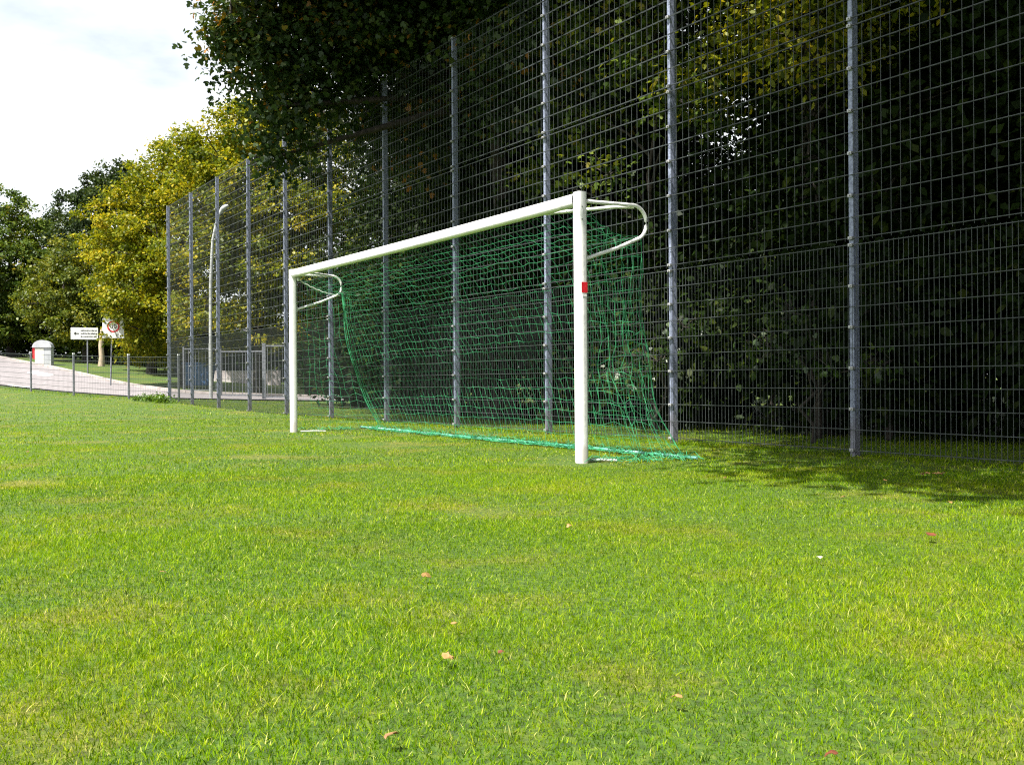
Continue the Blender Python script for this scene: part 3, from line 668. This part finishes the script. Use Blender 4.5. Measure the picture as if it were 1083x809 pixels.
# ------------------------------------------------------------------ trees on the left
def P3(px_, Y): # point on the ground seen in picture column px_ at distance Y
    X = (px_-541.5)/f_px*Y; return (X, Y, tz(X, Y))
def vt(px0, Y0, lst):    # blobs (sideways m, depth m, height m, radius, height radius) about the foot of a tree
    return [((a, b, c_), (r_, r_, h_)) for a, b, c_, r_, h_ in lst]
LS = [((196, 44), vt(0, 0, [(-1.7,-1.8,2.6,1.0,1.2),(-1.6,-1.8,4.2,1.5,1.2),(-2.4,-1,5.9,1.4,1.1),(-3.1,-.2,7.4,1.2,.9),(-2.2,0,8.6,1.1,.8),(-.6,-1.6,6.4,1.6,1.2),(.2,-2,3.6,1.6,1.2),(-.4,-.6,8.6,1.7,1.3),(1.2,-1.2,7.8,1.7,1.3),(-1.0,.2,10.0,1.2,.9),(.6,0,10.4,1.5,1.1),(2,-1.6,5.4,1.7,1.3),(2.6,-.4,9.6,1.5,1.2),(0,1.2,7,2.8,3.6),(1.6,-1.6,2.4,1.5,1.1),(-1.4,-.6,2.2,1.4,1.2)]), 66000, .15, 'leaf_yellow', 'big yellow-green tree behind the road signs', 'yellow_green_tree'),
      ((274, 41), vt(0, 0, [(-2.0,-.6,8.4,1.5,1.1),(-1.2,-1.2,9.6,1.6,1.1),(.4,-1.2,10.7,1.6,1.2),(-.4,0,11.4,1.0,.7),(1.6,-.4,11.6,1.5,1.1),(2.8,-.8,10.2,1.5,1.2),(-.4,-2,8.2,1.6,1.2),(1.6,-2,7.2,1.6,1.2),(-2.0,-1.8,6,1.5,1.1),(.2,-2.2,5.2,1.5,1.1),(2.4,-2,4.4,1.5,1.1),(-1.4,-2,3.6,1.4,1),(3.4,-1,7.6,1.4,1.2),(.4,1,8,3.2,4),(1.0,-2,2.6,1.5,.9)]), 60000, .15, 'leaf_yellow', 'tall yellow-green tree rising behind the far fence posts and street lamp', 'yellow_green_tree'),
      ((330, 41.5), blobset(93, 2.0, 12.5, 4.0, 14, .8), 36000, .16, 'leaf_olive', 'olive green tree behind the fence beside the far goal post', 'broadleaf_tree'),
      ((112, 64), vt(0, 0, [(.6,0,12.2,1.0,1.0),(1.5,0,11.9,1.0,.8),(-.8,0,10.9,1.5,1.1),(1.2,-.4,10.6,1.6,1.2),(-1.8,0,10,1.4,1.2),(.2,-.8,9.4,2.2,1.6),(-1.6,-.4,7.6,1.8,1.5),(1.8,-.4,8.4,2.0,1.6),(0,0,6,3,2.4)]), 38000, .19, 'leaf_dark2', 'narrow dark tree taller than its neighbours, left of the yellow tree', 'dark_tree'),
      ((92, 60), vt(0, 0, [(-2.2,0,5.2,1.3,1.1),(-.6,-.6,6.4,1.4,1.1),(1.2,-.4,6.8,1.4,1.1),(-2.4,-.6,3.6,1.3,1.1),(-.8,-1.4,4.4,1.5,1.1),(1.0,-1.6,4.8,1.5,1.1),(-1.8,-1,2.0,1.2,1.0),(.2,-1.6,2.5,1.5,1.1),(2.0,-1,3.0,1.5,1.2),(2.4,0,5.4,1.5,1.2),(0,.6,3.6,2.6,2.6)]), 42000, .17, 'leaf_olive', 'lower olive green tree behind the arrow sign', 'broadleaf_tree'),
      ((12, 66), vt(0, 0, [(-2.6,0,9.0,1.6,1.2),(-.6,-.4,10.1,1.6,1.2),(1.4,0,9.2,1.6,1.2),(2.6,0,7.6,1.4,1.2),(-3,-.6,6.8,1.8,1.3),(-1,-1.4,7.8,1.8,1.3),(1.0,-1.4,6.6,1.8,1.3),(-2,-1.6,4.8,1.8,1.3),(.4,-1.8,4.2,1.8,1.3),(2.4,-1,5.2,1.6,1.3),(-2.8,-1,2.6,1.8,1.3),(1.6,-1.2,2.6,1.7,1.3),(0,.8,5.4,3.9,4.4),(-1,0,5.6,2.6,2.6),(1.5,0,4.5,2.6,2.6),(3.2,.2,3.6,1.4,1.2)]), 66000, .2, 'leaf_mid', 'round green tree at the left edge of the view', 'broadleaf_tree'),
      ((-60, 62), blobset(97, 1.0, 10.5, 4.6, 12, .8), 26000, .22, 'leaf_mid', 'green tree just beyond the left edge', 'broadleaf_tree'),
      ((160, 52), blobset(98, 1.0, 8.5, 3.0, 10, .8), 24000, .20, 'leaf_olive', 'shaded olive tree standing behind the big yellow-green one', 'broadleaf_tree')]
M['leaf_dark2'] = leafmat('leaf_dark2', [(0,(.012,.025,.008)),(.6,(.032,.055,.012)),(1,(.07,.09,.015))], .3, .02)
for i, ((px_, Y), bl, nl, sz, mk, lab, nm) in enumerate(LS):
    x_, y_, z_ = P3(px_, Y)
    make_tree(nm, (x_, y_, z_), bl, nl, sz, M[mk], 90+i, lab, h0=1.6, r0=.24, inner=.72, clump=.27, per=95, twigs=60)
# clipped hedge behind the lawn strip and a far wood
def hedge(pts, h_, wdt, nleaf, seed, lm, name='hedge'):
    r = np.random.default_rng(seed); P_ = resample(np.array(pts, float), 60)
    t = r.random(nleaf)*58.99; i0 = t.astype(int); f = (t-i0)[:, None]
    c_ = P_[i0]*(1-f)+P_[i0+1]*f
    a = r.normal(size=(nleaf, 2))*wdt*.45; c_ = c_+a
    z_ = terr(c_[:, 0], c_[:, 1])+r.random(nleaf)**.8*h_*(1+.25*np.sin(t*.9)*np.sin(t*.37+seed))
    Pp = np.stack([c_[:, 0], c_[:, 1], z_], 1)
    nrm = r.normal(size=(nleaf, 3))+np.array([0,0,.6]); nrm /= np.linalg.norm(nrm, axis=1)[:, None]
    tip = r.normal(size=(nleaf, 3)); tip -= nrm*(tip*nrm).sum(1)[:, None]; tip /= np.linalg.norm(tip, axis=1)[:, None]
    sd = np.cross(tip, nrm); S = leaf_shape('quad'); sz = .26*r.uniform(.6, 1.3, nleaf)
    V_ = Pp[:, None]+sz[:, None, None]*(S[None,:,0,None]*sd[:, None]+S[None,:,1,None]*tip[:, None]+S[None,:,2,None]*nrm[:, None])
    return link(name, np_mesh(name, V_.reshape(-1,3), 4, np.arange(nleaf*4).reshape(-1,4), lm, np.repeat(np.clip(r.beta(2,2.5,nleaf), 0, 1), 4)))
h1 = hedge([(-42, 74), (-32, 68), (-24, 61), (-17, 55), (-8, 52)], 3.2, 1.6, 30000, 3, M['leaf_dark']); tag(h1, 'dark overgrown hedge beyond the road and lawn strip', 'hedge')
h2 = hedge([(-90, 105), (-50, 98), (-20, 88), (8, 78), (40, 66), (70, 40)], 8.5, 3.5, 42000, 4, M['leaf_dark'], 'far_wood'); stuff(h2)

# weeds at the foot of the fence near its far corner
def weed(x_, y_, s_, seed, lab):
    r = random.Random(seed); z_ = tz(x_, y_); bl = [((r.uniform(-.15,.15)*s_, r.uniform(-.15,.15)*s_, r.uniform(.08,.2)*s_), (.2*s_, .2*s_, .12*s_)) for _ in range(5)]
    t_ = empty('weed_tuft', (x_, y_, z_)); tag(t_, lab, 'weed'); cm, C = crown_mesh('leaves', bl, 360, .07*s_, M['weed'], seed, 'oval', .07*s_, 10, .2); link('leaves', cm, t_)
wp = uv(FA+9.7*SP, FO-.25); weed(wp.x, wp.y, 1.1, 1, 'green weed tuft at the foot of the far end fence post')
wp = P3(160, 32.0); weed(wp[0], wp[1], 1.0, 2, 'weed tuft under the low mesh fence left of the tall fence')
wp = P3(147, 32.6); weed(wp[0], wp[1], .7, 3, 'smaller weed tuft beside the low fence post')

# ------------------------------------------------------------------ signs, cabinet, lamp, gate, shed
def facing(o, x_, y_, extra=0): o.rotation_euler = (0, 0, math.atan2(-x_, y_)*1.0+extra)   # local -y looks towards the lawn
x_, y_, z_ = P3(93, 50); s1 = empty('direction_sign', (x_, y_, z_)); facing(s1, x_, y_, R(4)); tag(s1, 'white rectangular direction sign with black left arrow on a grey pole', 'sign')
zt = CAM_H+(406-346.8)*50/f_px-z_; zb = CAM_H+(406-359.2)*50/f_px-z_
mb = MB(); mb.tube([(0,.03,-.3),(0,.03,zt-.05)], .04, 8); mb.build('pole', M['polegrey'], s1)
mb = MB(); mb.box(-.78, .50, -.03, 0, zb, zt); bd = mb.build('sign_board', M['signwhite'], s1, .01)
mb = MB(); zc = (zt+zb)/2
mb.add([(-.66,-.033,zc),(-.54,-.033,zc+.09),(-.54,-.033,zc+.025),(-.40,-.033,zc+.025),(-.40,-.033,zc-.025),(-.54,-.033,zc-.025),(-.54,-.033,zc-.09)], [(0,6,5,4,3,2,1)])
mb.build('arrow', M['black'], bd)
mb = MB(); rr_ = random.Random(3)
for row, zz in enumerate((zc+.15, zc, zc-.15)):
    xx = -.32
    while xx < .40:
        w_ = rr_.uniform(.02, .05); mb.box(xx, xx+w_, -.034, -.031, zz-.03, zz+rr_.uniform(.015, .045)); xx += w_+rr_.uniform(.012, .03)
mb.build('lettering', M['black'], bd)
x_, y_, z_ = P3(118.5, 42); s2 = empty('speed_limit_sign', (x_, y_, z_)); facing(s2, x_, y_); s2.rotation_euler.x = 0; tag(s2, 'white square speed limit sign with red ring, half hidden by yellow leaves', 'sign')
zt = CAM_H+(406-337)*42/f_px-z_; zb = CAM_H+(406-358)*42/f_px-z_
mb = MB(); mb.tube([(-.07,.03,-.3),(.03,.03,zt-.1)], .035, 8); mb.build('pole', M['polegrey'], s2)
mb = MB(); mb.box(-.36, .50, -.03, 0, zb, zt); bd = mb.build('sign_board', M['signwhite'], s2, .01)
mb = MB(); zc = zb+.50; cx_ = .07; ro, ri, k = .25, .19, 28
vs = [(cx_+ro*math.cos(2*math.pi*i/k), -.033, zc+ro*math.sin(2*math.pi*i/k)) for i in range(k)]+[(cx_+ri*math.cos(2*math.pi*i/k), -.033, zc+ri*math.sin(2*math.pi*i/k)) for i in range(k)]
mb.add(vs, [(i, (i+1)%k, k+(i+1)%k, k+i) for i in range(k)]); mb.build('red_ring', M['red'], bd)
def text(parent, body, size, loc, mat_, name):
    cu = bpy.data.curves.new(name, 'FONT'); cu.body = body; cu.size = size; cu.align_x = 'CENTER'; cu.align_y = 'CENTER'; cu.extrude = .001
    ob = bpy.data.objects.new(name, cu); COL.objects.link(ob)
    bpy.context.view_layer.update(); me_ = bpy.data.meshes.new_from_object(ob); bpy.data.objects.remove(ob); me_.materials.clear(); me_.materials.append(mat_)
    o = link(name, me_, parent); o.location = loc; o.rotation_euler = (R(90), 0, 0); return o
text(bd, '30', .26, (cx_, -.035, zc), M['black'], 'number')

x_, y_, z_ = P3(46.5, 55); cb_ = empty('utility_cabinet', (x_, y_, z_)); facing(cb_, x_, y_, R(-12)); tag(cb_, 'small cream roadside cabinet with grey arched roof and red edge', 'cabinet')
mb = MB(); mb.box(-.38, .08, -.35, .35, -.2, .95); mb.build('door', M['cab'], cb_, .01)
mb = MB(); mb.box(.083, .45, -.34, .36, -.2, .97); mb.build('body', M['cabgrey'], cb_, .01)
mb = MB(); mb.box(-.50, -.385, -.33, .33, .35, .97); mb.build('red_panel', M['red'], cb_)
prof = [(-.52, .975)]+[(-.02+.5*math.cos(R(a)), .975+.42*math.sin(R(a))) for a in range(180, -1, -15)]+[(.48, .975)]
mb = MB(); k = len(prof); mb.add([(a, -.40, b) for a, b in prof]+[(a, .40, b) for a, b in prof], [tuple(range(k)), tuple(range(k, 2*k))[::-1]]+[(j, j+k, (j+1)%k+k, (j+1)%k) for j in range(k)])
mb.build('roof', M['cabgrey'], cb_)

x_, y_, z_ = P3(223, 34.5); lamp = empty('street_lamp', (x_, y_, z_)); tag(lamp, 'tall pale street lamp with curved top behind the far fence posts', 'street lamp')
sc_ = 34.5/f_px
def lz(py_): return CAM_H+(405-py_)*sc_-z_
mb = MB(); mb.tube([(0,0,-.3),(0,0,lz(363))], .065, 10); mb.tube([(0,0,lz(363)),(0.02,0,lz(300)),(.10,0,lz(255)),(.22,0,lz(238)),(.36,0,lz(226))], [.058,.055,.05,.045,.04], 10); mb.build('pole', M['lampgrey'], lamp)
mb = MB(); mb.tube([(.36,0,lz(226)),(.44,0,lz(222)),(.54,0,lz(219.5)),(.66,0,lz(217.5))], [.04,.08,.09,.04], 8); mb.build('lamp_head', M['lampgrey'], lamp)

# small trunk between the signs
x_, y_, z_ = P3(107, 56); mb = MB(); mb.tube([(0,0,-.2),(.05,0,.5),(0,0,1.2),(.1,0,2.2)], [.2,.15,.13,.10], 8); o = mb.build('tree_stump', M['palebark'])
o.location = (x_, y_, z_); tag(o, 'pale sunlit bare trunk between the two signs', 'tree trunk')

# gate and bar fences behind the tall fence
def bars(name, x0, x1, Y, ztop, zbot, step, label, wood=False, cat='fence', framew=.06, bar=.012):
    a = (x0-541.5)/f_px*Y; b = (x1-541.5)/f_px*Y; z_ = tz((a+b)/2, Y); e = empty(name, (a, Y, z_)); tag(e, label, cat)
    mb = MB(); n_ = max(2, int((b-a)/step))
    for i in range(n_+1):
        xx = (b-a)*i/n_; mb.box(xx-bar/2, xx+bar/2, -bar/2, bar/2, zbot, ztop)
    mb.build('bar_infill', M['polegrey'], e)
    for zr in (ztop, zbot-.05):
        mb = MB(); mb.box(-framew, b-a+framew, -.025, .025, zr, zr+.05); mb.build('rail', M['polegrey'], e)
    for xx in (-framew, b-a+framew):
        mb = MB(); mb.box(xx-framew/2, xx+framew/2, -.04, .04, -.3, ztop+.12); mb.build('post', M['polegrey'], e)
    return e
bars('metal_gate', 283, 303, 34.5, 1.9, .15, .13, 'tall grey bar gate behind the fence next to the far goal post', cat='gate', framew=.12)
bars('bar_fence', 235, 278, 37, 1.72, .12, .12, 'grey upright-bar fence left of the tall gate')
bars('bar_fence', 196, 232, 40.5, 1.75, .1, .14, 'grey upright-bar fence behind the street lamp')
mb = MB(); w_ = .5; mb.box(-w_, w_, -.35, .35, 0, 1.0); bn = mb
x_, y_, z_ = P3(211, 43); e = empty('waste_container', (x_, y_, z_)); tag(e, 'blue waste container behind the bar fence', 'bin')
mb = MB(); mb.add([(-.5,-.35,.12),(.5,-.35,.12),(.5,.35,.12),(-.5,.35,.12),(-.6,-.42,1.05),(.6,-.42,1.05),(.6,.42,1.05),(-.6,.42,1.05)], [(0,3,2,1),(4,5,6,7),(0,1,5,4),(1,2,6,5),(2,3,7,6),(3,0,4,7)]); mb.build('body', M['bluebin'], e, .02)
mb = MB(); mb.box(-.64,.64,-.46,.46,1.052,1.13); mb.build('lid', M['bluebin'], e, .02)
for sx in (-.4, .4):
    for sy in (-.28, .28):
        mb = MB(); mb.tube([(sx-.02, sy, .06), (sx+.02, sy, .06)], .06, 10); mb.build('wheel', M['dark'], e)
# pale garden wall and dark blue shed
mb = MB(); a = P3(190, 50); b = P3(296, 50); mb.box(0, b[0]-a[0], 0, .25, -.5, 1.15); o = mb.build('wall', M['pale']); o.location = (a[0], 50, .25); tag(o, 'low pale rendered wall seen through the far bar fences', 'wall')
a = P3(186, 54); b = P3(312, 54); sh = empty('shed', (a[0], 54, .4)); tag(sh, 'dark blue shed under the trees with a painted mural panel', 'shed'); w_ = b[0]-a[0]
mb = MB(); mb.box(0, w_, 0, 4, -.6, 3.2); mb.build('wall', M['shed'], sh)
mb = MB(); mb.add([(-.3,-.4,3.2),(w_+.3,-.4,3.2),(w_+.3,4.4,3.2),(-.3,4.4,3.2),(-.3,2,4.0),(w_+.3,2,4.0)], [(0,1,5,4),(3,4,5,2),(0,4,3),(1,2,5),(0,3,2,1)]); mb.build('roof', M['roofdark'], sh)
mb = MB(); mb.box(w_-1.7, w_-.5, -.04, -.002, 1.5, 3.1); mb.build('mural_panel', M['mural'], sh)
for k_ in range(3):
    mb = MB(); mb.box(.6+k_*1.5, 1.5+k_*1.5, -.03, -.002, 1.5, 2.5); wn = mb.build('window', M['dark'], sh)
    mb = MB(); q0, q1 = .6+k_*1.5, 1.5+k_*1.5
    for bx in ((q0-.06,q0,1.44,2.56),(q1,q1+.06,1.44,2.56),(q0,q1,1.44,1.5),(q0,q1,2.5,2.56)): mb.box(bx[0],bx[1],-.05,-.001,bx[2],bx[3])
    mb.build('frame', M['polegrey'], wn)

# ------------------------------------------------------------------ litter on the lawn
def gpt(px_, py_, zz=0.0):
    a, b = px_-541.5, py_-404.5; xx = a*cr+b*sr; yy = -a*sr+b*cr
    d = np.array([xx, f_px*c+yy*s, f_px*s-yy*c]); k_ = (zz-CAM_H)/d[2]; return d*k_
lm = {}
def lcol(nm, c0, c1): lm[nm] = surf('leaf_'+nm, c0, c1, 40, .7)
lcol('tan', (.20,.11,.03), (.34,.21,.08)); lcol('red', (.09,.022,.006), (.15,.035,.01)); lcol('pale', (.30,.27,.16), (.45,.4,.28)); lcol('brown', (.16,.08,.03), (.28,.15,.06)); lcol('white', (.75,.75,.72), (.85,.85,.82)); lcol('orange', (.15,.085,.02), (.22,.13,.035))
def fallen(px_, py_, size, col, lab, seed, zz=.035):
    r = random.Random(seed); S = leaf_shape('maple'); mb = MB(); size *= .54; cen = (0, .45*size, .006)
    vs = [(x1*size*1.1+r.gauss(0,.04)*size, y1*size, z1*size*1.4+abs(x1)*size*.55+r.gauss(0,.05)*size) for x1, y1, z1 in S]; k = len(vs)
    vs = vs+[cen]+[(a, b, c_+.0012) for a, b, c_ in vs]+[(cen[0], cen[1], cen[2]+.0012)]
    fs = [(k, (i+1)%k, i) for i in range(k)]+[(2*k+1, k+1+i, k+1+(i+1)%k) for i in range(k)]+[(i, (i+1)%k, k+1+(i+1)%k, k+1+i) for i in range(k)]
    mb.add(vs, fs); o = mb.build('fallen_leaf', lm[col]); p = gpt(px_, py_, zz)
    o.location = (p[0], p[1], zz); o.rotation_euler = (r.gauss(0,.25), r.gauss(0,.25), r.uniform(0,6.28)); tag(o, lab, 'leaf', 'dead leaves scattered on the lawn'); return o
for i, (a, b, sz, cl, lb) in enumerate([
    (470, 695, .075, 'tan', 'curled tan dead leaf in the middle foreground of the lawn'),
    (985, 567, .085, 'red', 'red-brown dead leaf on the lawn toward the right edge'),
    (867, 589, .05, 'pale', 'small pale dead leaf on the lawn right of centre'),
    (169, 605, .05, 'orange', 'small orange dead leaf on the left part of the lawn'),
    (446, 608, .07, 'orange', 'orange-brown leaf on the lawn left of the near goal post'),
    (527, 690, .04, 'red', 'small red-brown leaf right of the curled tan leaf'),
    (408, 780, .06, 'brown', 'brown leaf at the bottom edge of the lawn'),
    (478, 660, .04, 'tan', 'small tan leaf just above the curled tan one'),
    (885, 797, .05, 'red', 'red leaf at the bottom right of the lawn'),
    (603, 555, .05, 'tan', 'tan leaf on the lawn below the near goal post'),
    (768, 505, .06, 'orange', 'orange leaf on the lawn at the edge of the shade'),
    (1003, 531, .07, 'orange', 'orange leaf in the shade near the right edge'),
    (935, 508, .06, 'orange', 'orange leaf beside the white and red scrap'),
    (890, 526, .06, 'brown', 'brown leaf in the sunny strip before the shade'),
    (215, 443, .06, 'pale', 'pale scrap of leaf on the far lawn left of the far goal post'),
    (30, 478, .07, 'brown', 'brown leaf near the left edge of the lawn'),
    (712, 737, .05, 'tan', 'tan leaf in the lower right foreground')]):
    fallen(a, b, sz, cl, lb, i)
for i in range(9):
    fallen(973+i*3.4, 501+random.uniform(-1.2, 1.2), .07, 'brown', 'brown leaf in the little row of dead leaves in the fence shade', 60+i, .04)
p = gpt(928, 494, .05); mb = MB(); mb.add([(-.05,0,0),(.0,-.03,.02),(.04,0,.05),(-.01,.03,.03),(-.05,0,.004),(.0,-.03,.024),(.04,0,.054),(-.01,.03,.034)], [(0,3,2,1),(4,5,6,7),(0,1,5,4),(1,2,6,5),(2,3,7,6),(3,0,4,7)])
o = mb.build('litter_scrap', lm['white']); o.location = p; tag(o, 'crumpled white and red scrap of litter in the shade by the fence', 'litter')
mb = MB(); mb.box(-.06, -.02, -.015, .015, .0, .03); mb.build('red_print', M['red'], o)
p = gpt(638, 491.5, .03); mb = MB()
mb.tube([(-.05,0,-.01),(-.02,.01,.02),(.02,0,.028),(.055,-.01,.0)], [.012,.034,.036,.012], 7); o = mb.build('stone', lm['white'], None, .006); o.location = p; tag(o, 'small white stone beside the foot of the near goal post', 'stone')

# ------------------------------------------------------------------ light
EL, AZ = 58.0, 42.0
S = Vector((-math.sin(R(AZ))*math.cos(R(EL)), -math.cos(R(AZ))*math.cos(R(EL)), math.sin(R(EL))))
sun = bpy.data.lights.new('sun', 'SUN'); sun.energy = 5.0; sun.angle = R(.53); sun.color = (1, .955, .88)
so = bpy.data.objects.new('sun', sun); COL.objects.link(so); so.rotation_euler = S.to_track_quat('Z', 'Y').to_euler(); so.location = (-10, -10, 30)
w = bpy.data.worlds.new('World'); scene.world = w; w.use_nodes = True; nt = w.node_tree
bg = nt.nodes['Background']; sky = N(nt, 'ShaderNodeTexSky'); sky.sky_type = 'NISHITA'; sky.sun_disc = False
sky.sun_elevation = R(EL); sky.sun_rotation = math.atan2(S.x, S.y); sky.air_density = 1.0; sky.dust_density = 1.5
tc = N(nt, 'ShaderNodeTexCoord'); mp = N(nt, 'ShaderNodeMapping'); mp.inputs['Scale'].default_value = (1, 1, 2.6); nt.links.new(tc.outputs['Generated'], mp.inputs[0])
no = N(nt, 'ShaderNodeTexNoise', Scale=2.2, Detail=7, Roughness=.55); nt.links.new(mp.outputs[0], no.inputs['Vector'])
cf = ramp(nt, no.outputs[0], [(.30, (.35,.35,.35)), (.52, (.95,.95,.95))])
n2 = N(nt, 'ShaderNodeTexNoise', Scale=3.3, Detail=6, Roughness=.6); nt.links.new(mp.outputs[0], n2.inputs['Vector'])
cc = ramp(nt, n2.outputs[0], [(.35, (.78,.83,.88)), (.62, (.95,.965,.98))]); cc = mixc(nt, 1.0, cc, (12.5, 12.5, 12.5), 'MULTIPLY')
nt.links.new(mixc(nt, cf, sky.outputs[0], cc), bg.inputs[0]); bg.inputs[1].default_value = .052

scene.view_settings.view_transform = 'Standard'; scene.view_settings.look = 'None'; scene.view_settings.gamma = 1
scene.view_settings.use_curve_mapping = False; scene.view_settings.exposure = 1.42
cy = scene.cycles; cy.max_bounces = 6; cy.diffuse_bounces = 3; cy.glossy_bounces = 2; cy.transmission_bounces = 4; cy.transparent_max_bounces = 4
cy.sample_clamp_indirect = 6; cy.use_denoising = False; cy.filter_width = 1.2; cy.sample_clamp_indirect = 3
scene.render.engine = 'CYCLES'
